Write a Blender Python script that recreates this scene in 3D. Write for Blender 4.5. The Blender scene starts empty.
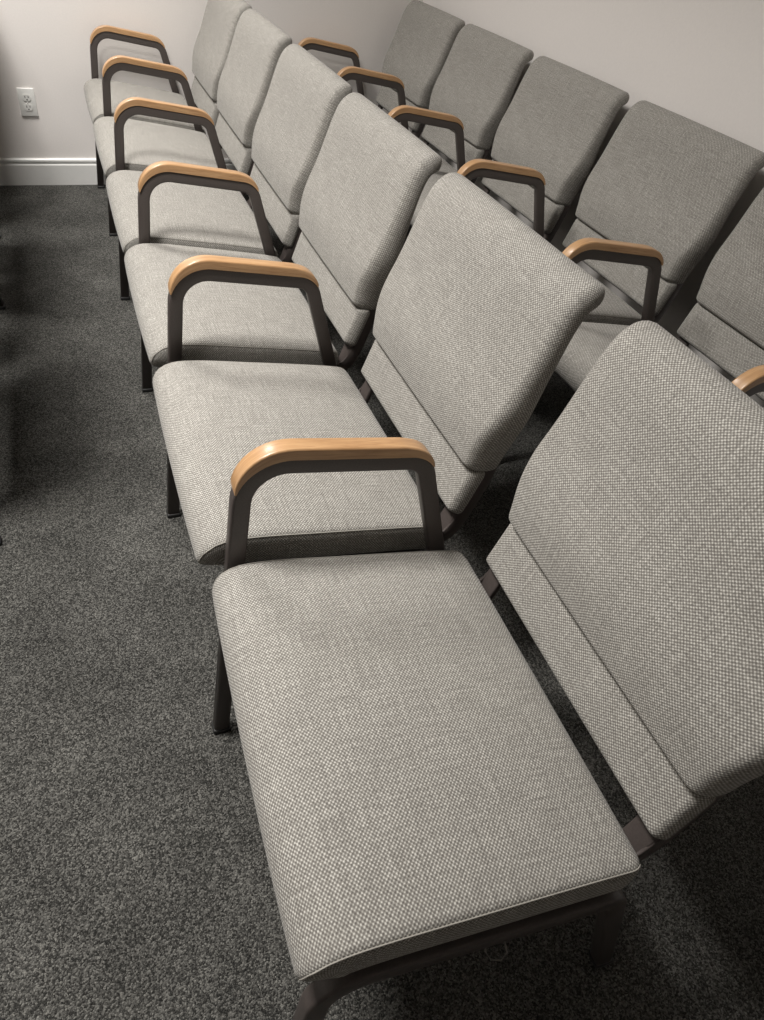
import bpy, bmesh, math, random
from mathutils import Vector, Matrix
C = bpy.context.scene
COL = C.collection
PI = math.pi

# ------------------------------------------------------------------ materials
def new_mat(name):
    m = bpy.data.materials.new(name); m.use_nodes = True
    nt = m.node_tree; nt.nodes.clear()
    out = nt.nodes.new('ShaderNodeOutputMaterial'); b = nt.nodes.new('ShaderNodeBsdfPrincipled')
    nt.links.new(b.outputs[0], out.inputs[0])
    return m, nt, b
def N(nt, t, **kw):
    n = nt.nodes.new(t)
    for k, v in kw.items():
        if k.startswith('_'): setattr(n, k[1:], v)
        else: n.inputs[k].default_value = v
    return n
def math_n(nt, op, a, b=None, c=None):
    n = nt.nodes.new('ShaderNodeMath'); n.operation = op
    for i, v in enumerate((a, b, c)):
        if v is None: continue
        if isinstance(v, (int, float)): n.inputs[i].default_value = v
        else: nt.links.new(v, n.inputs[i])
    return n.outputs[0]
def ramp(nt, fac, stops):
    r = nt.nodes.new('ShaderNodeValToRGB'); nt.links.new(fac, r.inputs[0])
    e = r.color_ramp.elements
    while len(e) < len(stops): e.new(.5)
    for el, (p, c) in zip(e, stops): el.position = p; el.color = (*c, 1)
    return r.outputs[0]
def mix(nt, fac, a, b, mode='MIX'):
    n = nt.nodes.new('ShaderNodeMix'); n.data_type = 'RGBA'; n.blend_type = mode
    for i, v in ((0, fac), (6, a), (7, b)):
        if isinstance(v, (int, float)): n.inputs[i].default_value = v
        elif isinstance(v, tuple): n.inputs[i].default_value = (*v, 1)
        else: nt.links.new(v, n.inputs[i])
    return n.outputs[2]
def bump(nt, b, h, strength, dist):
    n = N(nt, 'ShaderNodeBump', Strength=strength, Distance=dist)
    nt.links.new(h, n.inputs['Height']); nt.links.new(n.outputs[0], b.inputs['Normal'])

def fabric_mat():
    m, nt, b = new_mat('woven_upholstery')
    uv = N(nt, 'ShaderNodeUVMap', _uv_map='UVMap')
    sep = N(nt, 'ShaderNodeSeparateXYZ'); nt.links.new(uv.outputs[0], sep.inputs[0])
    # slight wobble of the yarns
    nz = N(nt, 'ShaderNodeTexNoise', Scale=60.0, Detail=1.0); nt.links.new(uv.outputs[0], nz.inputs['Vector'])
    wob = math_n(nt, 'MULTIPLY', math_n(nt, 'SUBTRACT', nz.outputs[0], .5), 1.2)
    A = math_n(nt, 'ADD', math_n(nt, 'MULTIPLY', sep.outputs[0], 2*PI/.0051), wob)
    B = math_n(nt, 'ADD', math_n(nt, 'MULTIPLY', sep.outputs[1], 2*PI/.0058), wob)
    s = math_n(nt, 'MULTIPLY', math_n(nt, 'SINE', A), math_n(nt, 'SINE', B))   # staggered light nubs
    h = math_n(nt, 'ADD', math_n(nt, 'MULTIPLY', s, .5), .5)
    # per-yarn variation: long thin noise both ways
    mp = N(nt, 'ShaderNodeMapping', Scale=(18, 420, 1)); nt.links.new(uv.outputs[0], mp.inputs[0])
    n1 = N(nt, 'ShaderNodeTexNoise', Scale=1.0, Detail=2.0); nt.links.new(mp.outputs[0], n1.inputs['Vector'])
    mp2 = N(nt, 'ShaderNodeMapping', Scale=(420, 16, 1)); nt.links.new(uv.outputs[0], mp2.inputs[0])
    n2 = N(nt, 'ShaderNodeTexNoise', Scale=1.0, Detail=2.0); nt.links.new(mp2.outputs[0], n2.inputs['Vector'])
    n3 = N(nt, 'ShaderNodeTexNoise', Scale=260.0, Detail=2.0); nt.links.new(uv.outputs[0], n3.inputs['Vector'])
    v = math_n(nt, 'ADD', h, math_n(nt, 'MULTIPLY', math_n(nt, 'SUBTRACT', math_n(nt, 'ADD', n1.outputs[0], n2.outputs[0]), 1.0), .55))
    v = math_n(nt, 'ADD', v, math_n(nt, 'MULTIPLY', math_n(nt, 'SUBTRACT', n3.outputs[0], .5), .9))
    col = ramp(nt, v, [(.02, (.130, .120, .110)), (.42, (.212, .202, .183)), (.70, (.305, .294, .268)), (.98, (.56, .545, .505))])
    nt.links.new(col, b.inputs['Base Color'])
    b.inputs['Roughness'].default_value = .92; b.inputs['Specular IOR Level'].default_value = .15
    b.inputs['Sheen Weight'].default_value = .12; b.inputs['Sheen Roughness'].default_value = .5
    bump(nt, b, v, .45, .0010)
    return m

def steel_mat():
    m, nt, b = new_mat('brown_painted_steel')
    g = N(nt, 'ShaderNodeTexCoord'); n = N(nt, 'ShaderNodeTexNoise', Scale=380.0, Detail=2.0); nt.links.new(g.outputs['Object'], n.inputs['Vector'])
    nt.links.new(ramp(nt, n.outputs[0], [(.3, (.062, .051, .047)), (.7, (.078, .065, .060))]), b.inputs['Base Color'])
    b.inputs['Roughness'].default_value = .42; b.inputs['Specular IOR Level'].default_value = .5
    bump(nt, b, n.outputs[0], .08, .0006)
    return m

def wood_mat():
    m, nt, b = new_mat('varnished_oak')
    uv = N(nt, 'ShaderNodeUVMap', _uv_map='UVMap')
    oi = N(nt, 'ShaderNodeObjectInfo')
    mp = N(nt, 'ShaderNodeMapping', Scale=(9, 120, 1)); nt.links.new(uv.outputs[0], mp.inputs[0])
    comb = N(nt, 'ShaderNodeCombineXYZ'); nt.links.new(math_n(nt, 'MULTIPLY', oi.outputs['Random'], 37.0), comb.inputs[0]); 
    nt.links.new(comb.outputs[0], mp.inputs['Location'])
    n1 = N(nt, 'ShaderNodeTexNoise', Scale=1.0, Detail=4.0, Roughness=.6, Distortion=.6); nt.links.new(mp.outputs[0], n1.inputs['Vector'])
    mp2 = N(nt, 'ShaderNodeMapping', Scale=(40, 900, 1)); nt.links.new(uv.outputs[0], mp2.inputs[0])
    n2 = N(nt, 'ShaderNodeTexNoise', Scale=1.0, Detail=2.0); nt.links.new(mp2.outputs[0], n2.inputs['Vector'])
    base = ramp(nt, n1.outputs[0], [(.25, (.33, .180, .082)), (.5, (.45, .265, .130)), (.75, (.55, .345, .18))])
    pores = ramp(nt, n2.outputs[0], [(.30, (.62, .52, .44)), (.45, (1, 1, 1))])
    nt.links.new(mix(nt, .6, base, pores, 'MULTIPLY'), b.inputs['Base Color'])
    b.inputs['Roughness'].default_value = .34; b.inputs['Coat Weight'].default_value = .25; b.inputs['Coat Roughness'].default_value = .2
    bump(nt, b, n2.outputs[0], .1, .0004)
    return m

def carpet_mat():
    m, nt, b = new_mat('charcoal_loop_carpet')
    g = N(nt, 'ShaderNodeTexCoord')
    vo = N(nt, 'ShaderNodeTexVoronoi', Scale=380.0); nt.links.new(g.outputs['Object'], vo.inputs['Vector'])
    n1 = N(nt, 'ShaderNodeTexNoise', Scale=520.0, Detail=3.0, Roughness=.7); nt.links.new(g.outputs['Object'], n1.inputs['Vector'])
    n2 = N(nt, 'ShaderNodeTexNoise', Scale=6.0, Detail=4.0); nt.links.new(g.outputs['Object'], n2.inputs['Vector'])
    sep = N(nt, 'ShaderNodeSeparateColor'); nt.links.new(vo.outputs['Color'], sep.inputs[0])
    v = math_n(nt, 'ADD', math_n(nt, 'MULTIPLY', sep.outputs[0], .45), math_n(nt, 'MULTIPLY', n1.outputs[0], .75))
    v = math_n(nt, 'ADD', v, math_n(nt, 'MULTIPLY', math_n(nt, 'SUBTRACT', n2.outputs[0], .5), .25))
    col = ramp(nt, v, [(.30, (.014, .0145, .0135)), (.52, (.050, .0495, .046)), (.75, (.138, .136, .126)), (.98, (.31, .305, .28))])
    nt.links.new(col, b.inputs['Base Color'])
    b.inputs['Roughness'].default_value = .98; b.inputs['Specular IOR Level'].default_value = .08
    h = math_n(nt, 'SUBTRACT', v, math_n(nt, 'MULTIPLY', vo.outputs['Distance'], .8))
    bump(nt, b, h, .9, .004)
    return m

def paint_mat(name, col, rough=.6, bumps=.06, scale=160.0):
    m, nt, b = new_mat(name)
    g = N(nt, 'ShaderNodeTexCoord'); n = N(nt, 'ShaderNodeTexNoise', Scale=scale, Detail=3.0); nt.links.new(g.outputs['Object'], n.inputs['Vector'])
    c0 = tuple(c*.97 for c in col)
    nt.links.new(ramp(nt, n.outputs[0], [(.3, c0), (.7, col)]), b.inputs['Base Color'])
    b.inputs['Roughness'].default_value = rough
    bump(nt, b, n.outputs[0], bumps, .002)
    return m

FAB = fabric_mat(); STEEL = steel_mat(); OAK = wood_mat(); CARPET = carpet_mat()
WALLP = paint_mat('warm_off_white_wall_paint', (.80, .765, .735), .75, .12)
TRIM = paint_mat('white_semi_gloss_trim', (.78, .78, .76), .32, .03, 40)
CEIL = paint_mat('white_ceiling', (.72, .71, .69), .9, .2, 90)
PLATE = paint_mat('white_outlet_plastic', (.80, .80, .77), .3, .01, 60)
SLOT = paint_mat('dark_outlet_slot', (.02, .02, .02), .6, .01, 60)
RUBBER = paint_mat('black_rubber', (.014, .014, .014), .55, .05, 200)
UNDER = paint_mat('black_seat_board', (.02, .019, .018), .8, .1, 200)
WELT = paint_mat('pale_welt_thread', (.30, .285, .255), .9, .3, 900)
CLIP = paint_mat('grey_wire', (.20, .19, .17), .4, .01, 60)

# ------------------------------------------------------------------ mesh helpers
def link(name, me, mat, parent=None, smooth=True):
    if smooth:
        for p in me.polygons: p.use_smooth = True
    me.materials.append(mat)
    o = bpy.data.objects.new(name, me); COL.objects.link(o)
    if parent: o.parent = parent
    return o
def from_bm(name, bm, mat, parent=None, smooth=True):
    bmesh.ops.recalc_face_normals(bm, faces=bm.faces)
    me = bpy.data.meshes.new(name); bm.to_mesh(me); bm.free()
    return link(name, me, mat, parent, smooth)
def bm_box(bm, lo, hi, bev=0, seg=2):
    r = bmesh.ops.create_cube(bm, size=1)
    for v in r['verts']:
        v.co = Vector([(lo[i]+hi[i])/2 + v.co[i]*(hi[i]-lo[i]) for i in range(3)])
    if bev:
        es = {e for v in r['verts'] for e in v.link_edges}
        bmesh.ops.bevel(bm, geom=list(es), offset=bev, segments=seg, affect='EDGES', profile=.5)

def catmull(pts, n):
    P = [Vector(p) for p in pts]; P = [2*P[0]-P[1]] + P + [2*P[-1]-P[-2]]
    out = []
    for i in range(1, len(P)-2):
        for j in range(n):
            t = j/n; a, b, c, d = P[i-1], P[i], P[i+1], P[i+2]
            out.append(.5*((2*b) + (c-a)*t + (2*a-5*b+4*c-d)*t*t + (-a+3*b-3*c+d)*t**3))
    out.append(P[-2]); return out

def round_corner_path(pts, radii, seg=10):
    """polyline in XZ with filleted corners"""
    out = [Vector(pts[0])]
    for i in range(1, len(pts)-1):
        p = Vector(pts[i]); a = (Vector(pts[i-1])-p).normalized(); b = (Vector(pts[i+1])-p).normalized()
        ang = a.angle(b); r = radii[i-1]; d = r/math.tan(ang/2)
        c = p + (a+b).normalized()*(r/math.sin(ang/2))
        s = p+a*d; e = p+b*d
        a0 = math.atan2(*(s-c).yx); a1 = math.atan2(*(e-c).yx)
        da = (a1-a0+PI) % (2*PI) - PI
        for k in range(seg+1):
            t = a0+da*k/seg; out.append(c+Vector((math.cos(t), math.sin(t)))*r)
    out.append(Vector(pts[-1])); return out

def sweep_xz(bm, path, section, y0=0., caps=True, uv=None):
    """path: list of Vector2 (x,z). section(s, S) -> list of (n, y) offsets, n along the outward normal."""
    nrm = []
    L = [0.]
    for i in range(1, len(path)): L.append(L[-1]+(path[i]-path[i-1]).length)
    for i in range(len(path)):
        t = (path[min(i+1, len(path)-1)]-path[max(i-1, 0)]).normalized()
        nrm.append(Vector((-t.y, t.x)))
    rings = []
    for i, p in enumerate(path):
        ring = []
        for (n, y) in section(L[i], L[-1]):
            q = p+nrm[i]*n
            ring.append(bm.verts.new((q.x, y0+y, q.y)))
        rings.append(ring)
    lay = bm.loops.layers.uv.new('UVMap')
    m = len(rings[0])
    per = [0.]
    for j in range(m):
        per.append(per[-1]+(rings[len(rings)//2][j].co-rings[len(rings)//2][(j+1) % m].co).length)
    for i in range(len(rings)-1):
        for j in range(m):
            f = bm.faces.new((rings[i][j], rings[i][(j+1) % m], rings[i+1][(j+1) % m], rings[i+1][j]))
            for lp, (u, v) in zip(f.loops, ((L[i], per[j]), (L[i], per[j+1]), (L[i+1], per[j+1]), (L[i+1], per[j]))): lp[lay].uv = (u, v)
    if caps:
        bm.faces.new(rings[0]); bm.faces.new(rings[-1][::-1])
    return rings

def rrect(hn, hy, r, seg=3):
    out = []
    for cx, cy, a0 in ((hn-r, hy-r, 0), (-hn+r, hy-r, PI/2), (-hn+r, -hy+r, PI), (hn-r, -hy+r, 1.5*PI)):
        for k in range(seg+1):
            a = a0+PI/2*k/seg; out.append((cx+r*math.cos(a), cy+r*math.sin(a)))
    return out

def smooth01(t): t = max(0, min(1, t)); return t*t*(3-2*t)
def circ(d, r, k=2.):
    if d >= r: return 1.
    if d <= 0: return 0.
    return (1-(1-d/r)**k)**(1/k)

def edge_spacing(n, L, r):
    """sample positions 0..L, dense within r of both ends"""
    k = max(4, n//5)
    a = [r*(1-math.cos(PI/2*i/k)) for i in range(k+1)]
    mid = [r+(L-2*r)*i/(n-2*k) for i in range(1, n-2*k)]
    return a+mid+[L-x for x in reversed(a)]

def pad(name, curve, width, front, back, rs, ru0, ru1, corner0, corner1, parent, y0=0., nu=44, nv=44, sideshape=None, crown=0., warp=None, sq=2., squ=2., piping=None):
    """Upholstered panel. curve: dense list of (x,z); front(u), back(u): thickness each side in m (u = metres along);
    rs: side edge rounding; ru0/ru1 end rounding; corner0/1: plan corner radii at start / end."""
    L = [0.]
    for i in range(1, len(curve)): L.append(L[-1]+(curve[i]-curve[i-1]).length)
    T = L[-1]
    def at(u):
        u = max(0, min(T, u)); i = 0
        lo, hi = 0, len(L)-1
        while hi-lo > 1:
            m = (lo+hi)//2
            if L[m] <= u: lo = m
            else: hi = m
        t = (u-L[lo])/(L[hi]-L[lo]); p = curve[lo].lerp(curve[hi], t)
        a = curve[max(lo-1, 0)]; b = curve[min(hi+1, len(curve)-1)]
        d = (b-a).normalized()
        return p, Vector((-d.y, d.x))
    us = edge_spacing(nu, T, max(ru0, ru1, corner0, corner1)); vs = edge_spacing(nv, width, max(rs, .02))
    bm = bmesh.new(); lay = bm.loops.layers.uv.new('UVMap')
    F, B = [], []
    for iu, u in enumerate(us):
        inset = 0
        if u < corner0: inset = corner0-math.sqrt(max(0, corner0**2-(corner0-u)**2))
        if T-u < corner1: inset = max(inset, corner1-math.sqrt(max(0, corner1**2-(corner1-(T-u))**2)))
        if sideshape: inset += sideshape(u/T)
        p, n = at(u); rf, rb = [], []
        for iv, v in enumerate(vs):
            w = width-2*inset; y = inset+v/width*w
            d = min(v, width-v)*w/width
            e = circ(d, rs, sq)*circ(u, ru0, squ)*circ(T-u, ru1)
            cr = crown*math.sin(PI*v/width)**.55*math.sin(PI*min(max(u/T, 0), 1))**.6
            f = (front(u)+cr)*e; b_ = back(u)*e
            du = warp(u/T, v/width) if warp else 0
            q = p+n*(f+du); q2 = p-n*(b_-du)
            vf = bm.verts.new((q.x, y0+y, q.y)); rf.append(vf)
            border = iv in (0, len(vs)-1) or iu in (0, len(us)-1)
            rb.append(vf if border else bm.verts.new((q2.x, y0+y, q2.y)))
        F.append(rf); B.append(rb)
    def cum(ps):
        out = [0.]
        for a, b in zip(ps[:-1], ps[1:]): out.append(out[-1]+(b.co-a.co).length)
        return out
    mi, mj = len(us)//2, len(vs)//2      # cloth is laid over the panel by true length, round the edges too
    UVt = {0: (cum([r[mj] for r in F]), cum(F[mi])), 1: (cum([r[mj] for r in B]), cum(B[mi]))}
    for i in range(len(us)-1):
        for j in range(len(vs)-1):
            for G, flip in ((F, 0), (B, 1)):
                idx = [(i, j), (i, j+1), (i+1, j+1), (i+1, j)]
                if flip: idx.reverse()
                try: f = bm.faces.new([G[a][b] for a, b in idx])
                except ValueError: continue
                for lp, (a, b) in zip(f.loops, idx): lp[lay].uv = (UVt[flip][0][a], UVt[flip][1][b])
    welts = []
    if piping:
        j = piping
        for jj, side in ((j, -1), (len(vs)-1-j, 1)):
            row = [F[i][jj] for i in range(piping+2, len(us)-piping-1)]
            welts.append([v.co+Vector((0, side*.0004, .0006)) for v in row])
    bmesh.ops.remove_doubles(bm, verts=bm.verts, dist=1e-6)
    o = from_bm(name, bm, FAB, parent)
    for wl in welts:
        b2 = bmesh.new(); tube3(b2, wl, .0010, 6); b2.loops.layers.uv.new('UVMap'); from_bm('piping', b2, WELT, o)
    return o

def tube3(bm, pts, r, seg=8):
    rings = []
    for i, p in enumerate(pts):
        t = (pts[min(i+1, len(pts)-1)]-pts[max(i-1, 0)]).normalized(); a = t.orthogonal().normalized(); b = t.cross(a)
        rings.append([bm.verts.new(p+(a*math.cos(2*PI*k/seg)+b*math.sin(2*PI*k/seg))*r) for k in range(seg)])
    for x, y in zip(rings[:-1], rings[1:]):
        for k in range(seg): bm.faces.new((x[k], x[(k+1) % seg], y[(k+1) % seg], y[k]))
    bm.faces.new(rings[0]); bm.faces.new(rings[-1][::-1])

# ------------------------------------------------------------------ chair dimensions (metres)
PITCH = .6114
TW = .024      # tube width along the row
TD = .029      # tube depth in the plane of the frame
FOOT_F, FOOT_R = .006, .536
ARM_X0, ARM_X1, ARM_TIP = .062, .383, .597
ARM_TOP = .657
SEAT_IN = .028

def lerp(a, b, t): return a+(b-a)*t
def frame_lines(z):   # outer faces of front and rear posts at height z
    return FOOT_F+(ARM_X0-FOOT_F)*z/ARM_TIP, FOOT_R+(ARM_X1-FOOT_R)*z/ARM_TIP

def foot_caps(parent, x, name='foot'):
    bm = bmesh.new(); bm_box(bm, (x-TD/2-.002, -.002, 0), (x+TD/2+.002, TW+.002, .012), .003)
    return from_bm(name, bm, RUBBER, parent)

def arm_frame(parent, y=0.):
    # centre line, half a tube inside the outer line; the arm slopes down to the rear
    pin = round_corner_path([(FOOT_F+TD/2, .008), (.064+TD/2, .6655-TD/2-.002), (.377-TD/2-.002, .6235-TD/2), (FOOT_R-TD/2, .008)], (.066, .042), 12)
    bm = bmesh.new()
    sec = rrect(TD/2, TW/2, .0045)
    sweep_xz(bm, pin, lambda s, S: [(n, yy) for n, yy in sec], y0=TW/2)
    fr = from_bm('arm_frame', bm, STEEL, parent); fr.location.y = y
    for x in (FOOT_F+TD/2, FOOT_R-TD/2):
        foot_caps(fr, x)
    # oak pad: follows the outer face of the tube between the two tips, thinning to nothing at them
    dense = []
    for a, b in zip(pin[:-1], pin[1:]):
        k = max(1, int((b-a).length/.006))
        for j in range(k): dense.append(a.lerp(b, j/k))
    dense.append(pin[-1])
    pts = [p for p in dense if p.y > ARM_TIP-.004]
    bm = bmesh.new()
    PW = .0150
    def psec(s, S):
        d = min(s/.075, (S-s)/.060)
        th = .0012+.0165*math.sin(PI/2*min(1, max(0, d)))**.8
        n0 = TD/2-.0012; n1 = TD/2+th; r = min(.0036, th*.45)
        out = [(n0, -PW), (n0, PW)]
        for k in range(5): a = PI/2*k/4; out.append((n1-r+r*math.sin(a), PW-r+r*math.cos(a)))
        for k in range(5): a = PI/2*k/4; out.append((n1-r+r*math.cos(a), -PW+r-r*math.sin(a)))
        return out
    sweep_xz(bm, pts, psec, y0=TW/2)
    pad_o = from_bm('armrest_pad', bm, OAK, fr); md = pad_o.modifiers.new('edge', 'EDGE_SPLIT'); md.split_angle = math.radians(50)
    return fr

def end_frame(parent):
    FX, FR = -.022, .532
    pin = round_corner_path([(FX+TD/2, .008), (.014+TD/2, .414-TD/2), (.434-TD/2, .352-TD/2), (FR-TD/2, .008)], (.055, .035), 12)
    bm = bmesh.new(); sec = rrect(TD/2, TW/2, .0045)
    sweep_xz(bm, pin, lambda s, S: sec, y0=TW/2)
    fr = from_bm('end_frame', bm, STEEL, parent)
    for x in (FX+TD/2, FR-TD/2): foot_caps(fr, x)
    return fr

RAKE = .14
def rz(x, z): return z+.029-(x-.23)*RAKE
def rake_mesh(o):
    for q in [o]+list(o.children):
        for v in q.data.vertices: v.co.z = rz(v.co.x, v.co.z)
    return o
def build_seat(parent):
    W = PITCH-2*SEAT_IN+.010
    # front to rear so that the left normal points up
    cur = catmull([(.026, .348), (.033, .377), (.058, .394), (.11, .399), (.20, .3985), (.30, .398), (.39, .397), (.447, .394)], 12)
    s = pad('seat', cur, W, lambda u: .024, lambda u: .037, .016, .036, .024, .038, .030, parent, y0=SEAT_IN, nu=54, nv=54, crown=.020, sq=3.6, squ=2.7, piping=4)
    rake_mesh(s)
    return s

LUM0, LUM1 = (.468, .418), (.502, .506)
def build_back(parent):
    e = .052
    W = PITCH-2*e
    # lower band
    cur = catmull([(.480, .414), (.490, .440), (.504, .480), (.515, .511)], 8)
    lb = pad('lower_back', cur, W, lambda u: .022, lambda u: .012,   .012, .010, .014, .012, .004, parent, y0=e, nu=24, nv=40, crown=.003)
    # main panel: bulging lumbar, hollow shoulders, top edge rolled backwards
    cur = catmull([(.511, .506), (.521, .545), (.534, .600), (.556, .670), (.580, .745), (.599, .798), (.613, .823), (.630, .832), (.645, .827)], 10)
    e2 = .029; W2 = PITCH-2*e2
    def f(u): return .026+.015*math.exp(-((u-.07)/.09)**2)
    def bk(u): return .034-.023*smooth01(u/.33)
    def ss(t): return .022*smooth01((.40-t)/.40) + .003*smooth01((t-.6)/.4)
    ub = pad('upper_back', cur, W2, f, bk, .022, .013, .022, .020, .026, parent, y0=e2, nu=56, nv=50, sideshape=ss, crown=.008, sq=2.4)
    # rear shell of the panel
    bm = bmesh.new()
    shell = [Vector(p) for p in catmull([(.533, .470), (.549, .545), (.574, .650), (.598, .740), (.613, .785)], 8)]
    sweep_xz(bm, shell, lambda s, S: rrect(.004, W2/2-.045, .003, 2), y0=PITCH/2)
    from_bm('back_shell', bm, UNDER, parent)

def build_brackets(parent):
    for y in (.078, PITCH-.078):
        bm = bmesh.new()
        path = round_corner_path([(.300, .350), (.462, .345), (.540, .560), (.563, .640)], (.04, .2), 8)
        sweep_xz(bm, path, lambda s, S: rrect(.006, .019, .003, 2), y0=y)
        b = from_bm('back_bracket', bm, STEEL, parent)
        bm = bmesh.new()
        bmesh.ops.create_cone(bm, segments=12, radius1=.006, radius2=.004, depth=.004, cap_ends=True,
                              matrix=Matrix.Translation((.452, y, .354)) @ Matrix.Rotation(math.radians(-20), 4, 'Y'))
        from_bm('bolt', bm, STEEL, b)
    # side flanges of the back support seen past the cushion ends
    for y in (e_flange, PITCH-e_flange):
        bm = bmesh.new()
        path = [Vector(p) for p in catmull([(.430, .345), (.480, .375), (.518, .470), (.538, .550), (.560, .630)], 6)]
        sweep_xz(bm, path, lambda s, S: rrect(.014, .0025, .001, 1), y0=y)
        from_bm('side_flange', bm, STEEL, parent)
e_flange = .060

def build_base(parent):
    bm = bmesh.new()
    bm_box(bm, (.055, SEAT_IN+.012, .350), (.435, PITCH-SEAT_IN-.012, .371), .004)
    rake_mesh(from_bm('seat_board', bm, UNDER, parent))
    for x in (.085, .400):
        bm = bmesh.new(); bm_box(bm, (x-.015, TW+.012, .322), (x+.015, PITCH-.045, .3495), .004)
        rake_mesh(from_bm('rail', bm, STEEL, parent))

def make_chair(kind, far=False):
    r = bpy.data.objects.new('waiting_room_chair', None); COL.objects.link(r); r['category'] = 'chair'
    build_seat(r); build_back(r); build_brackets(r); build_base(r)
    if kind == 'arm': arm_frame(r)
    else: end_frame(r)
    if far: arm_frame(r, PITCH)
    return r
def copy_tree(o, parent=None):
    c = o.copy(); COL.objects.link(c)
    if parent: c.parent = parent
    for ch in list(o.children): copy_tree(ch, c)
    return c

DX = [.004, -.009, -.006, .002, .000, .012, .009]
DY = [-.006, -.038, -.008, -.022, .005, .003, -.012]
D = .9310
JY = [0, -.029, -.026, -.010, -.018, .004, .002]
arm = make_chair('arm')
end = make_chair('end')
last = make_chair('arm', far=True)
bm = bmesh.new()   # small loose wire clip hanging under the near edge of the end seat
prev = None
cp = [Vector(p) for p in ((.235, .030, .362), (.232, .022, .350), (.238, .014, .340), (.250, .010, .338), (.258, .014, .346), (.256, .022, .358))]
tube3(bm, cp, .0012, 6)
w = from_bm('wire_clip', bm, CLIP, end); w['label'] = 'thin bent wire clip'

def place(proto, used, i, dx, dy, label, group, jit=True):
    o = proto if not used else copy_tree(proto)
    a, b = i-1, i
    jx = (DX[a]+DX[b])/2 if jit else 0; jy = JY[i] if jit else 0
    o.location = (dx+jx, dy+a*PITCH+jy, 0)
    o['label'] = label; o['category'] = 'chair'; o['group'] = group
    if jit:
        for ch in o.children:
            if ch.name.startswith(('arm_frame', 'end_frame')):
                k = b if ch.location.y > .3 else a
                ch.location.x = DX[k]-jx; ch.location.y = (PITCH if k == b else 0)+DY[k]-jy
    return o

G1, G2, G0 = 'linked chairs of the front row', 'linked chairs of the row along the right wall', 'linked chairs of the row past the left edge'
def turn(o, deg, px, py):
    # small real-life misalignment: swivel the chair about a point on the floor
    a = math.radians(deg); c, s_ = math.cos(a), math.sin(a); x, y = o.location.x-px, o.location.y-py
    o.location.x = px+c*x-s_*y; o.location.y = py+s_*x+c*y; o.rotation_euler.z = a
first = place(end, 0, 1, 0, 0, 'taupe woven chair nearest the viewer, no armrest on its near end', G1)
turn(first, -1.6, .05, .35)
place(arm, 0, 2, 0, 0, 'front-row taupe chair directly beyond the armless nearest chair, largest oak armrest on its near side', G1)
place(arm, 1, 3, 0, 0, 'taupe chair of front row, third from the viewer, between second and fourth chairs', G1)
place(arm, 1, 4, 0, 0, 'taupe chair of front row, third from the far wall', G1)
place(arm, 1, 5, 0, 0, 'taupe chair of front row, second from the far wall', G1)
place(last, 0, 6, 0, 0, 'taupe chair of front row right against the far wall, with two oak armrests', G1)
DY2 = .0133
place(arm, 1, 2, D, DY2, 'shaded taupe chair of back row cut by the right picture edge, behind the nearest chair', G2, False)
place(arm, 1, 3, D, DY2, 'shaded taupe back-row chair along right wall, nearest one with its whole backrest in view', G2, False)
place(arm, 1, 4, D, DY2, 'shaded taupe back-row chair along right wall, third from the far corner', G2, False)
place(arm, 1, 5, D, DY2, 'shaded taupe back-row chair along right wall, second from the far corner', G2, False)
place(last, 1, 6, D, DY2-.012, 'shaded taupe back-row chair in the far corner, with two oak armrests', G2, False)
for i, lb in ((3, 'chair beyond left edge, only its round black foot showing at mid height'),
              (4, 'hidden chair past the left edge, between those whose black feet show'),
              (5, 'chair beyond left edge, dark pointed foot showing on the carpet left of the front row'),
              (6, 'chair beyond left edge nearest far wall, small dark foot tip showing on carpet')):
    o = place(last if i == 6 else arm, 1, i, -D+{3: .010, 4: -.006, 5: .010, 6: -.012}[i], 0.0, lb, G0, False)
    if i == 6: o.rotation_euler.z = .03; o.location.y -= .004

# ------------------------------------------------------------------ the room
WY = 3.7259; WX = 1.64; XL = -2.6; YN = -2.2; H = 2.6
def struct(name, bm, mat, smooth=False):
    o = from_bm(name, bm, mat, None, smooth); o['kind'] = 'structure'; return o
def slab(name, lo, hi, mat):
    bm = bmesh.new(); bm_box(bm, lo, hi); return struct(name, bm, mat)
slab('floor', (XL-.1, YN-.1, -.1), (WX+.1, WY+.1, 0), CARPET)
slab('ceiling', (XL-.1, YN-.1, H), (WX+.1, WY+.1, H+.1), CEIL)
slab('wall_back', (XL-.1, WY, 0), (WX+.1, WY+.1, H), WALLP)
slab('wall_right', (WX, YN-.1, 0), (WX+.1, WY, H), WALLP)
slab('wall_left', (XL-.1, YN-.1, 0), (XL, WY, H), WALLP)
slab('wall_front', (XL, YN-.1, 0), (WX, YN, H), WALLP)

PROF = [(0, 0), (.014, 0), (.014, .088), (.0125, .092), (.0075, .095), (.0075, .099), (.0115, .102), (.0125, .107), (.011, .113), (.007, .117), (0, .1182)]
def baseboard(name, a, b, nrm):
    bm = bmesh.new(); A = Vector(a); B = Vector(b); n = Vector(nrm)
    r = [[bm.verts.new((P.x+n.x*d, P.y+n.y*d, z)) for d, z in PROF] for P in (A, B)]
    m = len(PROF)
    for j in range(m): bm.faces.new((r[0][j], r[0][(j+1) % m], r[1][(j+1) % m], r[1][j]))
    bm.faces.new(r[0]); bm.faces.new(r[1][::-1])
    return struct(name, bm, TRIM)
baseboard('baseboard_back', (XL, WY), (WX, WY), (0, -1))
baseboard('baseboard_right', (WX, YN), (WX, WY-.014), (-1, 0))
baseboard('baseboard_left', (XL, YN), (XL, WY-.014), (1, 0))
baseboard('baseboard_front', (XL+.014, YN), (WX-.014, YN), (0, 1))

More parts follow.
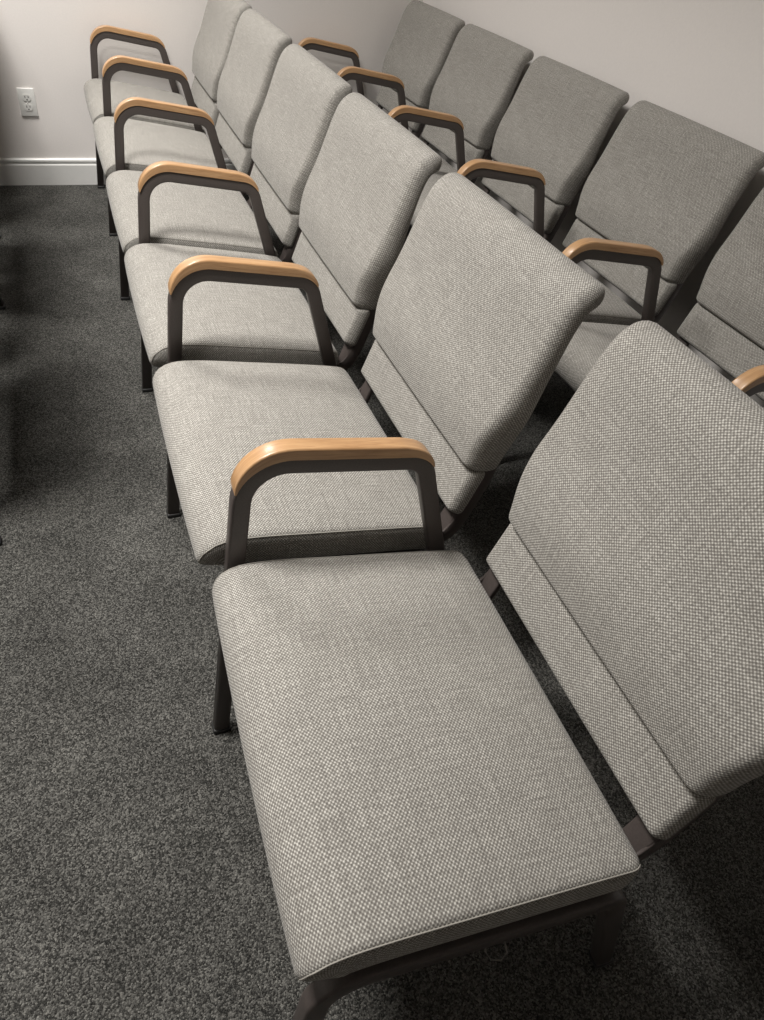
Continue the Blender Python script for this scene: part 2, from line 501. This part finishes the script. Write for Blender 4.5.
# wall outlet
def outlet(x, z):
    r = bpy.data.objects.new('wall_outlet', None); COL.objects.link(r); r.location = (x, WY, z)
    r['label'] = 'white duplex power outlet on the far wall above the baseboard'; r['category'] = 'outlet'
    bm = bmesh.new(); bm_box(bm, (-.035, -.006, -.057), (.035, 0, .057), .003, 3)
    from_bm('cover_plate', bm, PLATE, r)
    for s in (1, -1):
        bm = bmesh.new()
        q = bmesh.ops.create_circle(bm, segments=40, radius=.0172, cap_ends=True, matrix=Matrix.Rotation(PI/2, 4, 'X'))
        for v in q['verts']: v.co.z = max(-.0135, min(.0135, v.co.z))
        f = bm.faces[:] ; ex = bmesh.ops.extrude_face_region(bm, geom=f)
        for v in [g for g in ex['geom'] if isinstance(g, bmesh.types.BMVert)]: v.co.y -= .0022
        o = from_bm('receptacle', bm, PLATE, r, False); o.location = (0, -.0058, s*.0195)
        bm = bmesh.new()
        bm_box(bm, (-.0078, -.0028, -.001), (-.0052, -.0012, .0075)); bm_box(bm, (.0052, -.0028, 0), (.0078, -.0012, .0065))
        bmesh.ops.create_cone(bm, segments=16, radius1=.0026, radius2=.0026, depth=.0016, cap_ends=True, matrix=Matrix.Translation((0, -.002, -.0075)) @ Matrix.Rotation(PI/2, 4, 'X'))
        from_bm('socket_holes', bm, SLOT, o, False)
    bm = bmesh.new(); bmesh.ops.create_cone(bm, segments=16, radius1=.0035, radius2=.0028, depth=.0018, cap_ends=True, matrix=Matrix.Translation((0, -.0066, 0)) @ Matrix.Rotation(PI/2, 4, 'X'))
    from_bm('screw', bm, PLATE, r)
outlet(-.2273, .3531)

# ------------------------------------------------------------------ light
def area(name, loc, sx, sy, power, col=(1, .93, .84), aim=None, spread=180):
    l = bpy.data.lights.new(name, 'AREA'); l.shape = 'RECTANGLE'; l.size = sx; l.size_y = sy; l.energy = power; l.color = col; l.spread = math.radians(spread)
    o = bpy.data.objects.new(name, l); COL.objects.link(o); o.location = loc
    if aim: o.rotation_euler = (Vector(aim)-Vector(loc)).to_track_quat('-Z', 'Y').to_euler()
    return o
area('ceiling_lamp_light', (-.42, 2.92, H-.02), .55, .55, 46, (1, .965, .925), None, 135)
area('ceiling_lamp_light', (-.70, 1.02, H-.02), .55, .55, 60, (1, .965, .925), None, 135)
w = bpy.data.worlds.new('world'); C.world = w; w.use_nodes = True
w.node_tree.nodes['Background'].inputs[0].default_value = (.5, .48, .45, 1); w.node_tree.nodes['Background'].inputs[1].default_value = .09

# ------------------------------------------------------------------ camera
cam = bpy.data.cameras.new('camera'); co = bpy.data.objects.new('camera', cam); COL.objects.link(co); C.camera = co
cam.sensor_fit = 'VERTICAL'; cam.sensor_height = 36; cam.sensor_width = 27; cam.lens = 720.8565/1020*36; cam.clip_start = .02
pi_, ya, ro = (math.radians(a) for a in (-41.1319, -25.7276, 8.0231))
fwd = Vector((-math.sin(ya)*math.cos(pi_), math.cos(ya)*math.cos(pi_), math.sin(pi_)))
right = Vector((math.cos(ya), math.sin(ya), 0)); up = right.cross(fwd)
r_ = right*math.cos(ro)+up*math.sin(ro); u_ = -right*math.sin(ro)+up*math.cos(ro)
M = Matrix((r_, u_, -fwd)).transposed().to_4x4(); M.translation = Vector((-.0900, -.2096, 1.2840)); co.matrix_world = M

C.view_settings.view_transform = 'Standard'; C.view_settings.look = 'None'; C.view_settings.gamma = 1
C.view_settings.exposure = 0; C.view_settings.use_curve_mapping = False
